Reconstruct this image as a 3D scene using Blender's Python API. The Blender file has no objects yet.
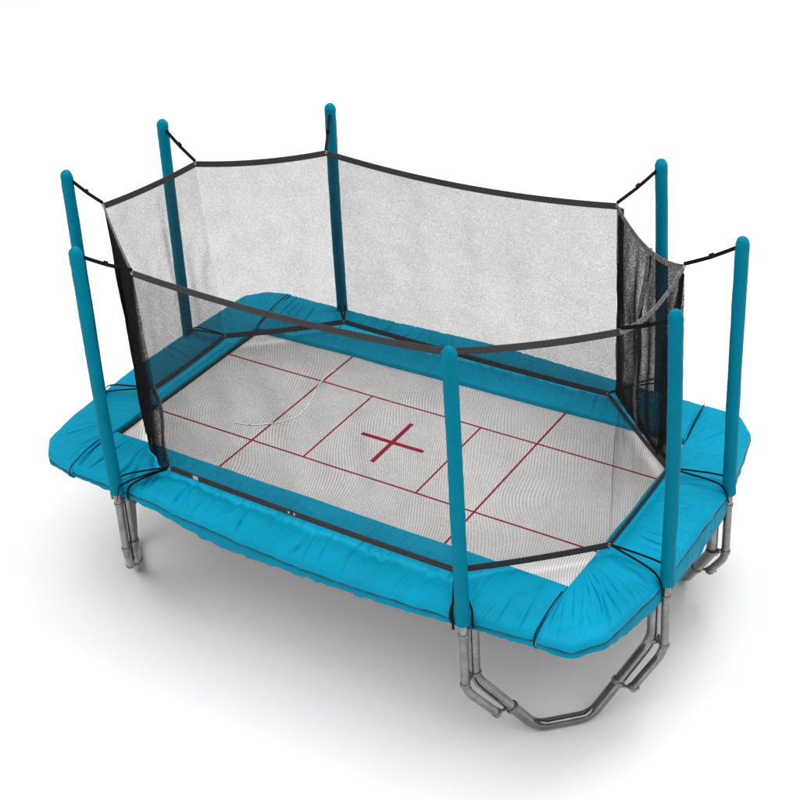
import bpy, math, random
from mathutils import Vector, Matrix, noise
random.seed(7)
sc = bpy.context.scene
Z0 = 1.315            # height of the jumping mat above the ground

# ------------------------------------------------------------ camera
cam = bpy.data.cameras.new("camera")
co = bpy.data.objects.new("camera", cam)
sc.collection.objects.link(co)
YAW, PIT, ROL, F = 0.5939, -0.4706, -0.0615, 1522.884
CX, CY = 380.332, 265.951
fw = Vector((-math.sin(YAW)*math.cos(PIT), math.cos(YAW)*math.cos(PIT), math.sin(PIT)))
r0 = Vector((math.cos(YAW), math.sin(YAW), 0)); u0 = r0.cross(fw)
rr = math.cos(ROL)*r0 + math.sin(ROL)*u0
uu = -math.sin(ROL)*r0 + math.cos(ROL)*u0
M = Matrix((rr, uu, -fw)).transposed().to_4x4()
M.translation = Vector((6.1981, -9.2051, 7.3625+Z0))
co.matrix_world = M
cam.sensor_width = 36; cam.lens = F/800*36
cam.shift_x = (400-CX)/800; cam.shift_y = -(400-CY)/800
cam.clip_end = 1000; cam.clip_start = .1
sc.camera = co

# ------------------------------------------------------------ light
w = bpy.data.worlds.new("World"); sc.world = w; w.use_nodes = True
w.node_tree.nodes["Background"].inputs[0].default_value = (1, 1, 1, 1)
w.node_tree.nodes["Background"].inputs[1].default_value = .24
sc.view_settings.view_transform = 'Standard'; sc.view_settings.look = 'None'
sc.view_settings.exposure = 0; sc.view_settings.gamma = 1
def area(name, loc, target, size, power):
    l = bpy.data.lights.new(name, 'AREA'); l.shape = 'SQUARE'; l.size = size; l.energy = power
    o = bpy.data.objects.new(name, l); sc.collection.objects.link(o)
    o.location = loc
    o.rotation_euler = (Vector(target)-Vector(loc)).to_track_quat('-Z', 'Y').to_euler()
    return o
area("overhead_softbox", (0.0, -6.0, 24.0), (0.0, -5.999, 0), 60.0, 18800)
area("soft_key", (4.0, 5.0, 14.0), (0, 0, 0), 6.0, 560)

# ------------------------------------------------------------ materials
def mat(name, col, rough=.5, metal=0, spec=.5, build=None, sheen=0):
    m = bpy.data.materials.new(name); m.use_nodes = True
    b = m.node_tree.nodes["Principled BSDF"]
    b.inputs["Base Color"].default_value = (*col, 1); b.inputs["Roughness"].default_value = rough
    b.inputs["Metallic"].default_value = metal; b.inputs["Specular IOR Level"].default_value = spec
    if build: build(m.node_tree, b)
    return m
def N(t, typ, **k):
    n = t.nodes.new(typ)
    for a, v in k.items():
        if a.startswith('i_'):
            n.inputs[a[2:].replace('_', ' ')].default_value = v
        else: setattr(n, a, v)
    return n
def math_(t, op, a, b=None, c=None):
    n = t.nodes.new('ShaderNodeMath'); n.operation = op
    for i, v in enumerate((a, b, c)):
        if v is None: continue
        if isinstance(v, (int, float)): n.inputs[i].default_value = v
        else: t.links.new(v, n.inputs[i])
    return n.outputs[0]
def noise_(t, vec, scale, detail=3, rough=.5, dist=0):
    n = N(t, 'ShaderNodeTexNoise', i_Scale=scale, i_Detail=detail, i_Roughness=rough, i_Distortion=dist)
    t.links.new(vec, n.inputs['Vector']); return n.outputs['Fac']
def objc(t): return N(t, 'ShaderNodeTexCoord').outputs['Object']
def ramp(t, fac, c0, c1, p0=0., p1=1.):
    n = t.nodes.new('ShaderNodeValToRGB'); e = n.color_ramp.elements
    e[0].position = p0; e[0].color = (*c0, 1); e[1].position = p1; e[1].color = (*c1, 1)
    t.links.new(fac, n.inputs[0]); return n.outputs[0]
def bump(t, b, h, strength, dist):
    n = N(t, 'ShaderNodeBump', i_Strength=strength, i_Distance=dist)
    t.links.new(h, n.inputs['Height']); t.links.new(n.outputs[0], b.inputs['Normal'])

def b_vinyl(c0, c1):
    def f(t, b):
        v = objc(t)
        a = noise_(t, v, 2.2, 4, .6)
        t.links.new(ramp(t, a, c0, c1, .3, .7), b.inputs['Base Color'])
        f1 = noise_(t, v, 26, 5, .65, .6)
        f2 = noise_(t, v, 420, 2)
        h = math_(t, 'ADD', math_(t, 'MULTIPLY', f1, 1.0), math_(t, 'MULTIPLY', f2, .12))
        bump(t, b, h, .5, .012)
        t.links.new(math_(t, 'MULTIPLY_ADD', f1, .25, .36), b.inputs['Roughness'])
    return f
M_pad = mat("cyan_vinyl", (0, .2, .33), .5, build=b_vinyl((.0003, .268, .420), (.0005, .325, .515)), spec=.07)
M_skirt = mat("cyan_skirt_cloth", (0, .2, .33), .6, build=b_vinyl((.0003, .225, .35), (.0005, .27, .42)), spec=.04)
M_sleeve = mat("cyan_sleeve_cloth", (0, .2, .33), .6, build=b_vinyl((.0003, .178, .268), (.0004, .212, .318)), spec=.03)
M_pipe_trim = mat("dark_teal_stitching", (.002, .07, .11), .6)

def b_web(t, b):
    v = objc(t)
    n = noise_(t, v, 120, 2)
    t.links.new(ramp(t, n, (.036, .036, .037), (.068, .067, .066), .3, .7), b.inputs['Base Color'])
    bump(t, b, n, .4, .004)
M_web = mat("charcoal_webbing", (.04, .04, .04), .7, build=b_web, spec=.1)
M_webpale = mat("pale_grey_webbing", (.2, .18, .17), .7, spec=.3,
    build=lambda t, b: t.links.new(ramp(t, noise_(t, objc(t), 30, 3), (.05, .045, .043), (.22, .20, .19), .3, .7), b.inputs['Base Color']))  # paler grey webbing, tone varied by noise
M_strap = mat("black_strap", (.004, .004, .0045), .6, spec=.12)
M_white = mat("white_tag", (.55, .55, .55), .6)
M_chrome = mat("nickel_grommet", (.4, .4, .39), .35, 1)
M_zip = mat("zip_tape", (.16, .145, .14), .7,
    build=lambda t, b: t.links.new(ramp(t, noise_(t, objc(t), 60, 3), (.07, .06, .06), (.26, .24, .23), .35, .65), b.inputs['Base Color']))

def b_steel(t, b):
    v = objc(t)
    n = noise_(t, v, 9, 5, .7); n2 = noise_(t, v, 90, 3, .7)
    m = math_(t, 'ADD', math_(t, 'MULTIPLY', n, .65), math_(t, 'MULTIPLY', n2, .35))
    t.links.new(ramp(t, m, (.075, .075, .074), (.36, .357, .35), .2, .8), b.inputs['Base Color'])
    t.links.new(math_(t, 'MULTIPLY_ADD', n2, .20, .05), b.inputs['Roughness'])
    bump(t, b, n2, .12, .003)
M_steel = mat("galvanised_steel", (.3, .3, .3), .35, .9, build=b_steel)
M_clamp = mat("clamp_steel", (.22, .215, .205), .35, .9)
M_rubber = mat("black_rubber", (.012, .012, .012), .6)

def b_mat(t, b):
    v = objc(t)
    sep = N(t, 'ShaderNodeSeparateXYZ'); t.links.new(v, sep.inputs[0])
    x, y = sep.outputs[0], sep.outputs[1]
    low = noise_(t, v, .75, 1, .5)
    low2 = noise_(t, v, 1.9, 2, .5)
    # two families of woven rows, slack here and there so the rows wander
    ph = math_(t, 'ADD', math_(t, 'MULTIPLY', x, 240.), math_(t, 'MULTIPLY', low, 130.))
    ph = math_(t, 'ADD', ph, math_(t, 'MULTIPLY', y, 110.))
    wa = math_(t, 'SINE', ph)
    ph2 = math_(t, 'ADD', math_(t, 'MULTIPLY', y, 380.), math_(t, 'MULTIPLY', low2, 60.))
    wb = math_(t, 'SINE', math_(t, 'ADD', ph2, math_(t, 'MULTIPLY', x, -110.)))
    g = noise_(t, v, 160, 2, .6)
    amp = math_(t, 'MULTIPLY_ADD', noise_(t, v, 1.6, 2), .42, -.08)
    s = math_(t, 'ADD', math_(t, 'MULTIPLY', wa, amp), math_(t, 'MULTIPLY', wb, .055))
    s = math_(t, 'ADD', s, math_(t, 'MULTIPLY', g, .55))
    s = math_(t, 'ADD', s, math_(t, 'MULTIPLY', noise_(t, v, 3, 3), .2))
    t.links.new(ramp(t, s, (.34, .328, .318), (.84, .826, .81), .08, .66), b.inputs['Base Color'])
    bump(t, b, wa, .15, .004)
M_mat = mat("pale_woven_mesh", (.4, .4, .4), .75, build=b_mat, spec=.2)
M_red = mat("dark_red_line", (.30, .010, .026), .7, spec=.2)
M_streak = mat("pale_streak", (.88, .87, .86), .7)
M_black = mat("black_border_gap_shade", (.01, .01, .01), .7)
M_ground = mat("white_studio_floor", (.9, .9, .9), .9, spec=0)

def net_material(name, T, col, spk=.16):
    """woven net: threads of thickness cover more of the view at a slant (path through the weave ~ 1/cos)"""
    m = bpy.data.materials.new(name); m.use_nodes = True
    t = m.node_tree; t.nodes.clear()
    out = N(t, 'ShaderNodeOutputMaterial'); mix = N(t, 'ShaderNodeMixShader')
    tr = N(t, 'ShaderNodeBsdfTransparent'); df = N(t, 'ShaderNodeBsdfDiffuse')
    df.inputs[0].default_value = (*col, 1)
    g = N(t, 'ShaderNodeNewGeometry'); d = N(t, 'ShaderNodeVectorMath', operation='DOT_PRODUCT')
    t.links.new(g.outputs['Normal'], d.inputs[0]); t.links.new(g.outputs['Incoming'], d.inputs[1])
    c = math_(t, 'MAXIMUM', math_(t, 'ABSOLUTE', d.outputs['Value']), .16)
    v = objc(t)
    n1 = noise_(t, v, 75, 3, .7); n2 = noise_(t, v, 5, 3, .6); n3 = noise_(t, v, 260, 1)
    k = math_(t, 'ADD', math_(t, 'MULTIPLY', math_(t, 'SUBTRACT', n1, .5), 4.0*spk/.16*.5),
              math_(t, 'MULTIPLY', math_(t, 'SUBTRACT', n2, .5), .45))
    k = math_(t, 'ADD', k, math_(t, 'MULTIPLY', math_(t, 'SUBTRACT', n3, .5), 1.1))
    e = math_(t, 'DIVIDE', math_(t, 'MAXIMUM', math_(t, 'ADD', k, 1.0), .1), c)
    tt = math_(t, 'POWER', T, e)
    t.links.new(math_(t, 'SUBTRACT', 1.0, tt), mix.inputs[0])
    t.links.new(tr.outputs[0], mix.inputs[1]); t.links.new(df.outputs[0], mix.inputs[2])
    t.links.new(mix.outputs[0], out.inputs[0])
    return m
M_netfront = net_material("thin_black_net", .75, (.022, .021, .021))
M_net = net_material("fine_black_net", .595, (.022, .021, .021))
M_netdense = net_material("bunched_black_net", .22, (.012, .012, .012), .3)
M_netend = net_material("slack_black_net", .88, (.022, .021, .021))
M_netdoor = net_material("doubled_black_net", .36, (.012, .012, .012), .25)

# ------------------------------------------------------------ mesh helpers
class MB:
    def __init__(s): s.v = []; s.f = []
    def add(s, vs, fs):
        o = len(s.v); s.v += [tuple(p) for p in vs]; s.f += [tuple(i+o for i in q) for q in fs]
    def grid(s, P, nu, nv, closed_v=False):
        vs = [P(i, j) for i in range(nu) for j in range(nv)]
        fs = []
        for i in range(nu-1):
            for j in range(nv if closed_v else nv-1):
                a = i*nv+j; b = i*nv+(j+1) % nv
                fs.append((a, b, b+nv, a+nv))
        s.add(vs, fs)
    def tube(s, pts, r, n=14, caps=True):
        pts = [Vector(p) for p in pts]
        rs = r if isinstance(r, (list, tuple)) else [r]*len(pts)
        tg = []
        for i in range(len(pts)):
            a = pts[max(i-1, 0)]; b = pts[min(i+1, len(pts)-1)]
            tg.append((b-a).normalized())
        ref = Vector((0, 0, 1)) if abs(tg[0].z) < .9 else Vector((1, 0, 0))
        nrm = tg[0].cross(ref).normalized(); rings = []
        for i, p in enumerate(pts):
            if i: nrm = (nrm - tg[i]*nrm.dot(tg[i])).normalized()
            bn = tg[i].cross(nrm)
            rings.append([p+(nrm*math.cos(2*math.pi*k/n)+bn*math.sin(2*math.pi*k/n))*rs[i] for k in range(n)])
        s.grid(lambda i, j: rings[i][j], len(pts), n, True)
        if caps:
            o = len(s.v)-len(pts)*n
            s.f.append(tuple(o+k for k in reversed(range(n))))
            s.f.append(tuple(len(s.v)-n+k for k in range(n)))
    def ribbon(s, pts, wdir, width, th=.006):
        """flat belt along pts; wdir = direction(s) of its width"""
        pts = [Vector(p) for p in pts]; n = len(pts); secs = []
        for i, p in enumerate(pts):
            tg = (pts[min(i+1, n-1)]-pts[max(i-1, 0)]).normalized()
            wd = Vector(wdir[i] if isinstance(wdir, list) else wdir)
            wd = (wd - tg*wd.dot(tg)).normalized(); nr = tg.cross(wd)
            secs.append([p+wd*width/2+nr*th/2, p+wd*width/2-nr*th/2, p-wd*width/2-nr*th/2, p-wd*width/2+nr*th/2])
        s.grid(lambda i, j: secs[i][j], n, 4, True)
        o = len(s.v)-4*n
        s.f += [(o+3, o+2, o+1, o), (o+4*n-4, o+4*n-3, o+4*n-2, o+4*n-1)]
    def box(s, c, ax, ay, az):
        c = Vector(c); ax = Vector(ax); ay = Vector(ay); az = Vector(az)
        vs = [c+ax*i+ay*j+az*k for i in (-.5, .5) for j in (-.5, .5) for k in (-.5, .5)]
        s.add(vs, [(0, 1, 3, 2), (4, 6, 7, 5), (0, 4, 5, 1), (2, 3, 7, 6), (0, 2, 6, 4), (1, 5, 7, 3)])
    def build(s, name, m, parent=None, smooth=True):
        me = bpy.data.meshes.new(name)
        me.from_pydata([(x, y, z+Z0) for x, y, z in s.v], [], s.f); me.update()
        me.materials.append(m)
        if smooth:
            for p in me.polygons: p.use_smooth = True
            try: me.set_sharp_from_angle(angle=math.radians(50))
            except Exception: pass
        o = bpy.data.objects.new(name, me); sc.collection.objects.link(o)
        if parent is not None: o.parent = parent
        return o

def catmull(P, n):
    P = [Vector(p) for p in P]; out = []
    Q = [2*P[0]-P[1]]+P+[2*P[-1]-P[-2]]
    for i in range(1, len(Q)-2):
        for k in range(n):
            t = k/n; a, b, c, d = Q[i-1:i+3]
            out.append(.5*((2*b)+(c-a)*t+(2*a-5*b+4*c-d)*t*t+(3*b-a-3*c+d)*t**3))
    out.append(P[-1]); return out
def bend(P, r, n=7):
    """polyline with its corners rounded"""
    P = [Vector(p) for p in P]; out = [P[0]]
    for i in range(1, len(P)-1):
        a, b, c = P[i-1:i+2]
        d1 = (a-b); d2 = (c-b); k = min(r, d1.length*.48, d2.length*.48)
        p = b+d1.normalized()*k; q = b+d2.normalized()*k
        for j in range(n+1):
            t = j/n; out.append(p*(1-t)**2+b*2*t*(1-t)+q*t*t)
    out.append(P[-1]); return out
def lerp1(x, T):
    if x <= T[0][0]: return T[0][1]
    for (a, va), (b, vb) in zip(T, T[1:]):
        if x <= b:
            k = (x-a)/(b-a); k = k*k*(3-2*k)*.5+k*.5
            return va+(vb-va)*k
    return T[-1][1]
def nz(x, y, z=0.): return noise.noise(Vector((x, y, z)))

# ------------------------------------------------------------ the setting
g = MB(); g.add([(-150, -150, -Z0), (150, -150, -Z0), (150, 150, -Z0), (-150, 150, -Z0)], [(0, 1, 2, 3)])
go = g.build("ground", M_ground, None, False); go["kind"] = "structure"

# ------------------------------------------------------------ the trampoline
root = bpy.data.objects.new("trampoline", None); sc.collection.objects.link(root)
root.empty_display_size = .3
root["label"] = "rectangular trampoline with cyan pads, eight cyan sleeved poles and a black safety net"
root["category"] = "trampoline"

# jumping mat with its printed lines -------------------------------------------------
A_, B_ = 2.235, 1.07                     # inner opening of the pads
m = MB(); nx, ny = 90, 46
def matz(x, y): return .006*nz(x*1.3, y*1.3, 3)-.004
m.grid(lambda i, j: ((-1+2*i/(nx-1))*2.40, (-1+2*j/(ny-1))*1.25, matz((-1+2*i/(nx-1))*2.40, (-1+2*j/(ny-1))*1.25)), nx, ny)
jm = m.build("jumping_mat", M_mat, root)
m = MB()
def strip(b, p, q, wd, lift=.0035):
    p = Vector((*p, 0)); q = Vector((*q, 0)); n = max(3, int((q-p).length/.05)); d = (q-p).normalized(); s_ = Vector((-d.y, d.x, 0))*wd/2
    def P(i, j):
        c = p.lerp(q, i/(n-1))+s_*(1 if j in (0, 3) else -1)
        return (c.x, c.y, matz(c.x, c.y)+(lift if j < 2 else .0005))
    b.grid(P, n, 4, True)
def line(p, q, wd=.0145, lift=.0035):
    b = MB(); strip(b, p, q, wd, lift); return b.build("marking_line", M_red, jm, False)
YL, X1, X2 = .552, 1.117, .566
line((-2.3, YL), (2.3, YL)); line((-2.3, -YL), (2.3, -YL))
for s in (-1, 1):
    line((s*X1, -1.2), (s*X1, 1.2), lift=.005)
    line((s*X2, -YL+.011), (s*X2, YL-.011))
for p_, q_, l_ in (((-.315, -.01), (.315, -.01), .0035), ((0, -.335), (0, .315), .005)):
    b = MB(); strip(b, p_, q_, .039, l_); b.build("cross_bar", M_red, jm, False)
# thin pale streak curving over the mat
b = MB()
sp = [(-1.42, -.40), (-1.27, -.365), (-1.141, -.279), (-1.034, -.168), (-.975, -.02), (-1.016, .199), (-1.086, .396), (-1.132, .611), (-1.125, .78)]
pp = catmull([(x, y, 0) for x, y in sp], 8)
for i in range(len(pp)-1):
    if i % 9 == 8: continue
b.ribbon([(p.x, p.y, matz(p.x, p.y)+.007) for p in pp], (1, .4, 0), .011, .002)
b.build("mat_streak", M_streak, jm)
for (x0, x1, y0, y1) in ((-2.27, 2.27, -1.25, -1.12), (-2.27, 2.27, 1.13, 1.25), (-2.40, -2.275, -1.25, 1.25), (2.275, 2.40, -1.25, 1.25)):
    b = MB(); b.box(((x0+x1)/2, (y0+y1)/2, .0095), (x1-x0, 0, 0), (0, y1-y0, 0), (0, 0, .006))
    b.build("mat_border", M_black, jm, False)

# steel frame rails hidden below the pads -------------------------------------------
fr = [(-2.0, -1.50), (2.0, -1.50), (2.50, -1.0), (2.50, 1.0), (2.0, 1.5), (-2.0, 1.5), (-2.50, 1.0), (-2.50, -1.0)]
for i in range(8):
    p, q = fr[i], fr[(i+1) % 8]
    b = MB(); b.tube([(p[0], p[1], -.125), (q[0], q[1], -.125)], .030)
    b.build("frame_rail", M_steel, root)

# edge pads -------------------------------------------------------------------------
def build_pad(outer, inner, zt, zl, seed, n=760, label=None, wr=1., top_in=.05, pw=.5):
    """outer/inner: functions s->(x,y); zt: s->height of outer top edge; zl: s->height of skirt's hem"""
    prof = [(0, -.012), (0, .02), (0.0, top_in-.010), (.010, top_in)]     # (fraction across, z)
    K = 30
    def section(s):
        pi = Vector((*inner(s), 0)); po = Vector((*outer(s), 0))
        d = po-pi; L = d.length; d /= L; zo = zt(s); out = []
        ib = .010*nz(s*9+seed, 2.2)                                       # the inner edge wanders
        for f, z in prof: out.append((pi+d*(f+ib), z))
        w1 = nz(s*11+seed, .3); sk = .012
        for k in range(1, K+1):
            t = k/K
            base = top_in+(zo-top_in)*(t**1.6)+.012*math.sin(math.pi*min(1, t*1.05))**.8
            ss = s+sk*t*(.5+w1)
            a = nz(ss*36+seed, t*1.3, seed); c = nz(ss*80+seed*2, t*1.6, 4+seed); e = nz(ss*17+seed, t*2.2, 9.)
            ridge = max(1-abs(a)*5.5, 0)**1.5*(.35+1.3*max(0, nz(s*13, seed, t)+.25))
            win = t**pw*(1-.75*t**8)
            dz = wr*(-.036*ridge*win+.022*c*win*(1-.6*t**6)+.012*e*math.sin(math.pi*t)**.7)
            drop = .010*max(0, (t-.955)/.045)**2
            out.append((pi+d*(t*L+ib*(1-t)), base+dz-drop))
        pz = out[-1][1]
        bu = .006*nz(s*30+seed, 7.1)
        out.append((po+d*(.018+bu*.4), pz-.020))
        out.append((po+d*(.024+bu), pz-.042))
        out.append((po+d*(.016+bu), pz-.060))
        out.append((po+d*(.002+bu*.5), pz-.068))
        out.append((po-d*.05, pz-.072)); out.append((po-d*(L*.5), -.05+min(0, zo)*.5)); out.append((pi+d*.02, -.022))
        return out, po, d, pz-.066
    secs = [section(i/(n-1)) for i in range(n)]
    m = MB(); k = len(secs[0][0])
    m.grid(lambda i, j: (secs[i][0][j][0].x, secs[i][0][j][0].y, secs[i][0][j][1]), n, k, True)
    m.f.append(tuple(range(k))); m.f.append(tuple((n-1)*k+q for q in reversed(range(k))))
    pad = m.build("edge_pad", M_pad, root)
    pad.data.materials.append(M_black)                                   # the underside is black cloth
    for i in range(n-1):
        for j in (k-3, k-2, k-1): pad.data.polygons[i*k+j].material_index = 1
    # stitched welt under the pad's outer edge
    m = MB(); m.tube([(s[1]+s[2]*(.016+.006*nz(i*.07, seed)))+Vector((0, 0, s[3]+.002)) for i, s in enumerate(secs)][::2], .006, 8)
    m.build("welt", M_pipe_trim, pad)
    # hanging skirt
    m = MB(); R = 12
    def P(i, j):
        s = i/(n-1); _, po, d, z0 = secs[i]; t = j/(R-1); z1 = zl(s)-.048+.010*nz(s*26, seed)+.003*nz(s*120, seed)
        z1 = min(z1, z0-.015)
        ridge = nz(s*46+t*1.2+seed, t*1.4, 5.)*.026*t+nz(s*110+t*2, t*4, seed)*.012*t
        tuck = .022*math.sin(math.pi*t)-.055*t**2
        p = po+d*(.010+tuck+ridge)
        return (p.x, p.y, z0+(z1-z0)*t)
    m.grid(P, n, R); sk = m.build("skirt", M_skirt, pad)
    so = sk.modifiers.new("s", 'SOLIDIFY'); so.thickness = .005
    return pad
def lin(p, q):
    return lambda s: (p[0]+(q[0]-p[0])*s, p[1]+(q[1]-p[1])*s)
def poly(P, close=1.0):
    L = [0]
    for p, q in zip(P, P[1:]): L.append(L[-1]+math.hypot(q[0]-p[0], q[1]-p[1]))
    def f(s):
        d = s*L[-1]
        for i in range(len(P)-1):
            if d <= L[i+1]+1e-9:
                k = (d-L[i])/(L[i+1]-L[i]); return (P[i][0]+(P[i+1][0]-P[i][0])*k, P[i][1]+(P[i+1][1]-P[i][1])*k)
        return P[-1]
    return f, L
def tabx(T, x0, x1): return lambda s: lerp1(x0+(x1-x0)*s, T)

SX0, SX1 = -2.20, 2.235
front_zt = tabx([(-2.2, .055), (-1.43, .06), (-.8, .0), (-.3, -.036), (.19, -.054), (.66, -.05), (1.1, -.03), (1.59, -.01), (1.97, .013), (2.28, .04)], SX0, SX1)
front_zl = tabx([(-2.2, -.03), (-1.55, -.06), (-1.34, -.085), (-.71, -.225), (-.32, -.22), (.175, -.20), (.65, -.19), (1.1, -.165), (1.59, -.12), (1.96, -.10), (2.29, -.09)], SX0, SX1)
build_pad(poly([(SX0, -1.655), (-1.2, -1.672), (0, -1.68), (1.2, -1.675), (SX1, -1.640)])[0], lin((SX0-.03, -1.058), (SX1-.02, -1.075)), front_zt, front_zl, 1.3)
build_pad(poly([(2.16, 1.755), (1.2, 1.80), (0, 1.86), (-1.3, 1.80), (-2.36, 1.80)])[0], lin((2.235, 1.125), (-2.225, 1.035)), lambda s: .02, lambda s: -.16-.05*math.sin(math.pi*s), 5.7)
def corner_pad(P, I0, I1, b0, b1, zt, zl, seed):
    P = [tuple(v) for v in bend([(x, y, 0) for x, y in P], .03, 4)]; P = [(p[0], p[1]) for p in P]
    f, L = poly(P)
    def inn(s):
        k = lerp1(s, [(0, 0), (b0, .10), (1-b1, .90), (1, 1)]); return (I0[0]+(I1[0]-I0[0])*k, I0[1]+(I1[1]-I0[1])*k)
    return build_pad(f, inn, zt, zl, seed, pw=.9, wr=.7)
# right end pad, seam at both ends
corner_pad([(SX1+.012, -1.642), (2.50, -1.632), (2.675, -1.40), (2.765, -.75), (2.785, .62), (2.66, 1.50), (2.48, 1.735), (2.172, 1.755)],
           (2.222, -1.075), (2.247, 1.125), .15, .14, lambda s: .025+.01*math.sin(3*s),
           tabx([(0, -.085), (.12, -.09), (.25, -.19), (.35, -.25), (.5, -.30), (.64, -.27), (.78, -.13), (.88, -.06), (1, -.08)], 0, 1), 8.1)
# left end pad
corner_pad([(-2.37, 1.802), (-2.62, 1.735), (-2.79, 1.55), (-2.835, .60), (-2.85, -.15), (-2.80, -1.0), (-2.73, -1.38), (-2.56, -1.575), (SX0-.012, -1.657)],
           (-2.238, 1.035), (-2.242, -1.058), .13, .17, lambda s: .03,
           tabx([(0, -.12), (.5, -.16), (.8, -.12), (1, -.045)], 0, 1), 12.9)
# tie straps sewn over the seams
def seam(P, w=.010):
    b = MB(); b.ribbon(catmull(P, 5), (1, 0, 0), w, .004); b.build("seam_strap", M_strap, root)
seam([(2.228, -1.20, .086), (2.234, -1.38, .092), (2.24, -1.60, .062), (2.243, -1.675, .03), (2.244, -1.69, -.05)])
seam([(-2.236, -1.22, .086), (-2.225, -1.40, .092), (-2.215, -1.60, .068), (-2.208, -1.69, .04), (-2.205, -1.705, -.03)])
seam([(2.238, 1.16, .062), (2.205, 1.45, .090), (2.172, 1.70, .062)], .009)
seam([(-2.24, 1.05, .062), (-2.29, 1.40, .092), (-2.352, 1.74, .062)], .009)
b = MB(); b.ribbon([(-2.218, 1.03, .012), (-2.216, 0, .012), (-2.220, -1.05, .012)], (0, 0, 1), .03, .006); b.build("inner_gap_shade", M_black, root)  # black strip standing in for the gap shadow along the left pad

# poles ------------------------------------------------------------------------------
ZT = 2.30
poles = [  # top xy, bottom xy, sleeve bottom z
    ((-2.797, -.630), (-2.800, -.640)), ((-1.677, -1.733), (-1.668, -1.712)),
    ((-2.799, .664), (-2.800, .650)), ((-1.591, 1.656), (-1.640, 1.930)),
    ((1.682, 1.734), (1.690, 1.86)), ((2.796, .646), (2.800, .659)),
    ((2.791, -.608), (2.812, -.639)), ((1.665, -1.742), (1.696, -1.752))]
poles[3] = ((-1.591, 1.656), (-1.70, 1.76))
U = [(-2.494, -.546), (-1.414, -1.419), (-2.343, .536), (-1.391, 1.263), (1.464, 1.351), (2.375, .567), (2.361, -.544), (1.383, -1.357)]
V = [(-2.312, -.45), (-1.35, -1.372), (-2.321, .645), (-1.435, 1.405), (1.399, 1.375), (2.314, .55), (2.316, -.588), (1.437, -1.406)]
UZ, VZ = 2.012, .138
U3 = [Vector((*p, UZ)) for p in U]; V3 = [Vector((*p, VZ)) for p in V]

def ring(c, axis, r, hh, m):
    axis = Vector(axis).normalized(); c = Vector(c)
    m.tube([c-axis*hh, c-axis*hh*.6, c+axis*hh*.6, c+axis*hh], [r*.93, r, r, r*.93], 16)
# main U legs and the pole stubs that run beside them
def legpts(sx, sy, far=0.):
    return [(sx*1.690, sy*1.600, -.04), (sx*1.692, sy*1.598, -.66), (sx*2.03, sy*1.265, -1.263), (sx*2.35, sy*.955, -1.263),
            (sx*(2.70+far), sy*.612, -.61), (sx*(2.705+far), sy*.607, -.04)]
pole_objs = {}
for ci, (sx, sy, pa, pb) in enumerate(((1, -1, 7, 6), (1, 1, 4, 5), (-1, 1, 3, 2), (-1, -1, 1, 0))):
    far = -.10 if ci == 3 else 0
    lp = legpts(sx, sy, far); pth = bend(lp, .10, 7)
    b = MB(); b.tube(pth, .045, 18)
    leg = b.build("leg", M_steel, root)
    # joint collars
    for k, (i0, i1, t) in enumerate(((1, 2, .60), (4, 3, .55))):
        b = MB(); p = Vector(lp[i0]).lerp(Vector(lp[i1]), t); ring(p, Vector(lp[i1])-Vector(lp[i0]), .056, .018, b)
        b.build("collar", M_clamp, leg)
    for (pi, i0, i1, i2) in ((pa, 0, 1, 2), (pb, 5, 4, 3)):
        # pole: inside the sleeve, past the pad, then bent along the leg
        top, bot = poles[pi]; bt = Vector((*bot, 0)); L0, L1, L2 = (Vector(lp[i]) for i in (i0, i1, i2))
        off = Vector((bot[0]-L0.x, bot[1]-L0.y, 0)); d = (L2-L1)
        k0 = bt+Vector((0, 0, -.10)); k1 = Vector((bt.x, bt.y, -.66)); k2 = k1+d*.50+Vector((0, 0, .0)) + (Vector((L1.x, L1.y, 0))-Vector((bt.x, bt.y, 0)))*.12
        b = MB(); b.tube(bend([(*top, ZT-.1), (*bot, .02), k0, k1, k2], .10, 7), .034, 16)
        po = b.build("pole", M_steel, root); pole_objs[pi] = po
        # clamps joining pole and leg: two collars and the bridge between them
        for z in (-.13, -.60):
            c1 = Vector((bt.x, bt.y, z)); c2 = Vector((L0.x, L0.y, z)); ax = (0, 0, 1)
            b = MB(); ring(c1, ax, .041, .017, b); b.build("clamp", M_clamp, po)
            b = MB(); ring(c2, ax, .056, .017, b); b.build("collar", M_clamp, leg)
            b = MB(); b.box((c1+c2)/2, (c2-c1)*.6, (Vector((0, 0, 1)).cross(c2-c1)).normalized()*.022, (0, 0, .030)); b.build("bracket", M_clamp, po, False)
        q = k1.lerp(k2, .97); e = L1.lerp(L2, .60)
        b = MB(); ring(q, k2-k1, .040, .018, b); b.build("end_cap", M_clamp, po)
        b = MB(); b.tube([e, q, q+(q-e).normalized()*.055], .013, 8); b.build("bolt", M_clamp, po)

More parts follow.
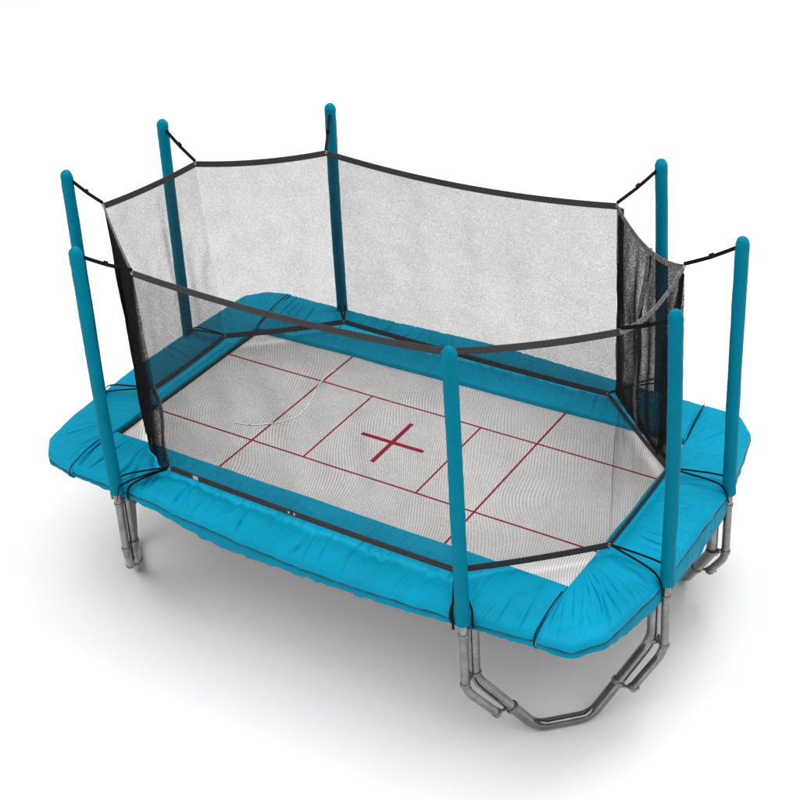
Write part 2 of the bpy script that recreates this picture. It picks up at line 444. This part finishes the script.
# padded sleeves
for i, (top, bot) in enumerate(poles):
    zb = -.015; n = 84; K = 30
    T = Vector((*top, ZT)); Bm = Vector((*bot, zb)); R = .0535
    bow = Vector((nz(i*3.1, 1), nz(i*2.7, 5), 0))*.03
    m = MB()
    def P(a, k):
        t = (.075*(1-math.cos(math.pi/2*a/13))/(ZT-zb)) if a < 14 else (.075/(ZT-zb)+(1-.075/(ZT-zb))*(a-13)/(n-14)); c = T.lerp(Bm, t)+bow*math.sin(math.pi*t)
        th = 2*math.pi*k/K; r = R
        h = t*(ZT-zb)
        if h < .075: r = R*math.sqrt(max(0., 1-((.075-h)/.075)**2))*1.0+.0005
        if t > .985: r *= 1.05
        if h < .3: r *= 1+.09*(1-h/.3)*nz(h*14, math.cos(th)*1.6+i*3, math.sin(th)*1.6)
        r *= 1+.05*nz(t*9, math.cos(th)*.8+i, math.sin(th)*.8)+.03*nz(t*40, math.cos(th)*1.4+i, math.sin(th)*1.4)
        r += .005*max(0, 1-h/.3)*nz(t*70, th*1.2, i)
        return (c.x+r*math.cos(th), c.y+r*math.sin(th), c.z)
    m.grid(P, n, K, True); m.f.append(tuple(reversed(range(K)))); m.f.append(tuple((n-1)*K+q for q in range(K)))
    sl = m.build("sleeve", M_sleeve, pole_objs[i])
    # top strap from the sleeve's cap down to the net corner, with its loop and buckle
    inw = (U3[i]-T); inw.z = 0; inw.normalize()
    m = MB(); zc = ZT-.10; cc = T.lerp(Bm, .10/ZT)
    st = cc+inw*R*.9; en = U3[i]
    mid = st.lerp(en, .5)+Vector((0, 0, -.012))
    m.ribbon([st, st.lerp(en, .25)+Vector((0, 0, -.007)), mid, st.lerp(en, .75)+Vector((0, 0, -.007)), en], (0, 0, 1) if i not in (2,3) else (1,0,0), .028, .012)
    ts = m.build("top_strap", M_strap, pole_objs[i])
    m = MB(); m.tube([st.lerp(en, .42), st.lerp(en, .50)], .019, 8); m.build("buckle", M_strap, pole_objs[i])
    # bottom straps from the lower net corner, over the pad and round the pole
    vb = V3[i]; pb = Vector((*bot, 0))
    outw = (pb-vb); outw.z = 0; L = outw.length; outw.normalize(); side = Vector((-outw.y, outw.x, 0))
    for s in (-1, 1):
        e = pb+side*s*(.04 if i in (2, 3, 4) else .072)
        p1 = vb.lerp(e, .5); p1.z = .125
        p2 = vb.lerp(e, .82); p2.z = .105
        e2 = e-outw*.02; e2.z = .05 if s < 0 else .07
        e3 = e+outw*.012; e3.z = -.06
        m = MB(); m.ribbon(catmull([vb, p1, p2, e2, e3], 5), side, .018, .006)
        m.build("bottom_strap", M_strap, pole_objs[i])

# tie strap gripping the pad's edge beside a pole
def tie(P, name="tie_strap", w=.020, parent=root, wd=(1, 0, 0)):
    b = MB(); b.ribbon(catmull(P, 6), wd, w, .006); return b.build(name, M_strap, parent)
tie([(1.50, -1.44, .12), (1.545, -1.58, .075), (1.56, -1.69, .0), (1.575, -1.715, -.08), (1.60, -1.66, -.14)], parent=pole_objs[7])
tie([(-1.36, -1.40, .13), (-1.47, -1.58, .115), (-1.52, -1.69, .09), (-1.545, -1.715, .02), (-1.56, -1.70, -.06)], parent=pole_objs[1])

# safety net -------------------------------------------------------------------------
NB = {4: Vector((1.455, 1.43, .10))}
def vbot(i): return NB.get(i, V3[i])
def topcurve(i, j, sag, t):
    p = U3[i].lerp(U3[j], t); p.z -= sag*4*t*(1-t); return p
def botcurve(i, j, t, bow=0): 
    p = vbot(i).lerp(vbot(j), t); p.z -= .02*4*t*(1-t); return p
# (from, to, rim sag, outward bulge, pleat amplitude, pleat count, webbing material)
panels = [
    (2, 3, .035, .02, .006, 3, M_web, M_web), (3, 4, .085, .03, .010, 5, M_web, M_web), (4, 5, .13, -.04, .014, 4, M_webpale, M_web),
    (5, 6, .10, -.07, .004, 2, M_webpale, M_web), (6, 7, .03, .02, .008, 3, M_web, M_web), (7, 1, .060, .02, .010, 6, M_web, M_web),
    (1, 0, .03, .13, .016, 4, M_webpale, M_webpale), (0, 2, .02, .02, .008, 4, M_web, M_web)]
def belt(f, n, name, mm, parent, w=.066, lift=-.030):
    b = MB(); pts = [f(k/n)+Vector((0, 0, lift)) for k in range(n+1)]
    b.ribbon(pts, (0, 0, 1), w, .007); return b.build(name, mm, parent)
net_objs = {}
for (i, j, sag, bul, pa, pc, mt, mb) in panels:
    nu, nv = 80, 44; d = (U3[j]-U3[i]); nrm = Vector((-d.y, d.x, 0)).normalized()
    mid = (U3[i]+U3[j])/2
    if nrm.dot(Vector((mid.x, mid.y, 0))) < 0: nrm = -nrm
    def P(a, k):
        s = a/(nu-1); t = k/(nv-1)
        tp = topcurve(i, j, sag, s); tp.z -= .046; p = tp.lerp(botcurve(i, j, s), t)
        e = math.sin(math.pi*s)**.6; v = math.sin(math.pi*min(1, t*1.02))**.8 if t < 1 else 0
        o = bul*e*v+pa*math.sin(s*pc*2*math.pi+3*nz(s*3, t*1.5, i))*v*e + .045*nz(s*2.5+i, t*2.2, 3)*v*e+.010*nz(s*9+i, t*7, 3)*v
        if (i, j) == (1, 0):
            e = math.sin(math.pi*s)**.4; o = e*(bul*t**.55+pa*math.sin(s*pc*2*math.pi)*t)+.02*nz(s*6, t*5, 3)*e*min(1, t*3); p.z -= .05*e*t
        return tuple(p+nrm*o)
    m = MB(); m.grid(P, nu, nv)
    no = m.build("net_panel", M_netdoor if (i, j) in ((1, 0), (4, 5)) else M_netend if (i, j) == (5, 6) else M_netfront if (i, j) in ((7, 1), (6, 7)) else M_net, root); net_objs[(i, j)] = no
    belt(lambda t: topcurve(i, j, sag, t), 24, "top_webbing", mt, no, .056 if mt is M_web else .05)
    if (i, j) not in ((1, 0),):
        vi, vj = V3[i], V3[j]
        belt(lambda t: vi.lerp(vj, t)+Vector((0, 0, -.015*4*t*(1-t))), 16, "bottom_webbing", mb, no, .054, -.010)

# door side: webbing drooping over the pad between the two left corners
no = net_objs[(1, 0)]
b = MB(); b.ribbon(catmull([V3[0], (-2.08, -.63, .12), (-1.86, -.86, .10), (-1.66, -1.10, .08), (-1.52, -1.24, .085)], 6), (.3, .3, .9), .062, .008)
b.build("bottom_webbing", M_zip, no)
b = MB()
b.tube([(-1.53, -1.23, .10), (-1.45, -1.31, .12), V3[1]], .006, 6)
b.build("net_cord", M_strap, no)
# bunched net along the corner edges
def bunch(a, c, w, seed, wob=.02, den=M_netdense, parent=None, nrm=None, taper=0):
    a = Vector(a); c = Vector(c); n = 50; K = 9; m = MB()
    def P(i, k):
        t = i/(n-1); p = a.lerp(c, t); x = (k/(K-1)-.5)
        ww = w*(.75+.5*nz(t*6, seed)+.25*min(1, t*5))
        if taper: ww *= min(1, .12+t*taper)
        o = nrm*(x*ww)+Vector((-nrm.y, nrm.x, 0))*.018*math.sin(k*2.1+t*5)
        o += nrm*wob*nz(t*5, seed, 4)*math.sin(math.pi*t)
        return tuple(p+o)
    m.grid(P, n, K); return m.build("net_fold", den, parent)
bunch(U3[4]+Vector((.03, .02, -.05)), NB[4]+Vector((.03, 0, 0)), .07, 3, parent=net_objs[(4, 5)], nrm=Vector((.8, -.3, 0)).normalized())
bunch(U3[0].lerp(U3[1], .5)+Vector((-.03, -.03, -.30)), V3[0].lerp(V3[1], .6)+Vector((-.08, -.08, 0)), .10, 5, .03, parent=no, nrm=Vector((.75, -.55, 0)).normalized())
bunch(U3[5]+Vector((0, -.03, -.07)), V3[5]+Vector((-.02, -.10, .25)), .25, 8, .01, parent=net_objs[(5, 6)], nrm=Vector((0, 1, 0)), taper=3)
# zip in the right-hand doorway panel
pt = topcurve(4, 5, .13, .52); pb_ = botcurve(4, 5, .42)
b = MB(); b.ribbon([pt.lerp(pb_, k/12)+Vector((.012*math.sin(k*1.1), -.01*math.sin(k*.8), 0))-Vector((.03, .03, 0))*math.sin(math.pi*k/12) for k in range(13)], (1, .5, 0), .040, .007)
b.build("zip", M_zip, net_objs[(4, 5)])
# lower hem of the doorway panel hanging outside the belt
b = MB(); b.ribbon(catmull([(1.475, 1.42, .10), (1.70, 1.28, .08), (1.98, .96, .06), (2.25, .74, .075), (2.36, .60, .10)], 6), (0, 0, 1), .05, .006)
b.build("hem", M_web, net_objs[(4, 5)])

# grommets and tags
def grommet(p, par, r=.010):
    p = Vector(p); d = Vector((.47, -.70, .53)).normalized(); b = MB()
    x = d.cross(Vector((0, 0, 1))).normalized(); y = d.cross(x); K = 16; J = 8
    b.grid(lambda i, j: tuple(p+(x*math.cos(2*math.pi*i/K)+y*math.sin(2*math.pi*i/K))*(r+.004*math.cos(2*math.pi*j/J))+d*.005*math.sin(2*math.pi*j/J)), K+1, J, True)
    b.build("grommet", M_chrome, par)
own = {0: (0, 2), 1: (7, 1), 2: (2, 3), 3: (3, 4), 4: (3, 4), 5: (4, 5), 6: (6, 7), 7: (6, 7)}
for i in range(8):
    out = Vector((U[i][0], U[i][1], 0)).normalized()
    grommet(U3[i]+Vector((.008, -.012, -.02)), net_objs[own[i]])
    grommet(V3[i]+Vector((.008, -.012, .0)), net_objs[own[i]])
def tag(i, j, t, wd, hh, off=Vector((.002, -.006, 0))):
    a = V3[i]; c = V3[j]; p = a.lerp(c, t)+Vector((0, 0, -.015*4*t*(1-t)-.010))+off
    d = (c-a).normalized(); b = MB(); b.box(p, d*wd, Vector((-d.y, d.x, 0))*.004, (0, 0, hh))
    return b.build("tag", M_white, net_objs[(i, j)], False)
tag(7, 1, .900, .055, .036)
for t in (.535, .555): tag(7, 1, t, .016, .018)
tag(3, 4, .44, .014, .016); tag(3, 4, .453, .014, .016)
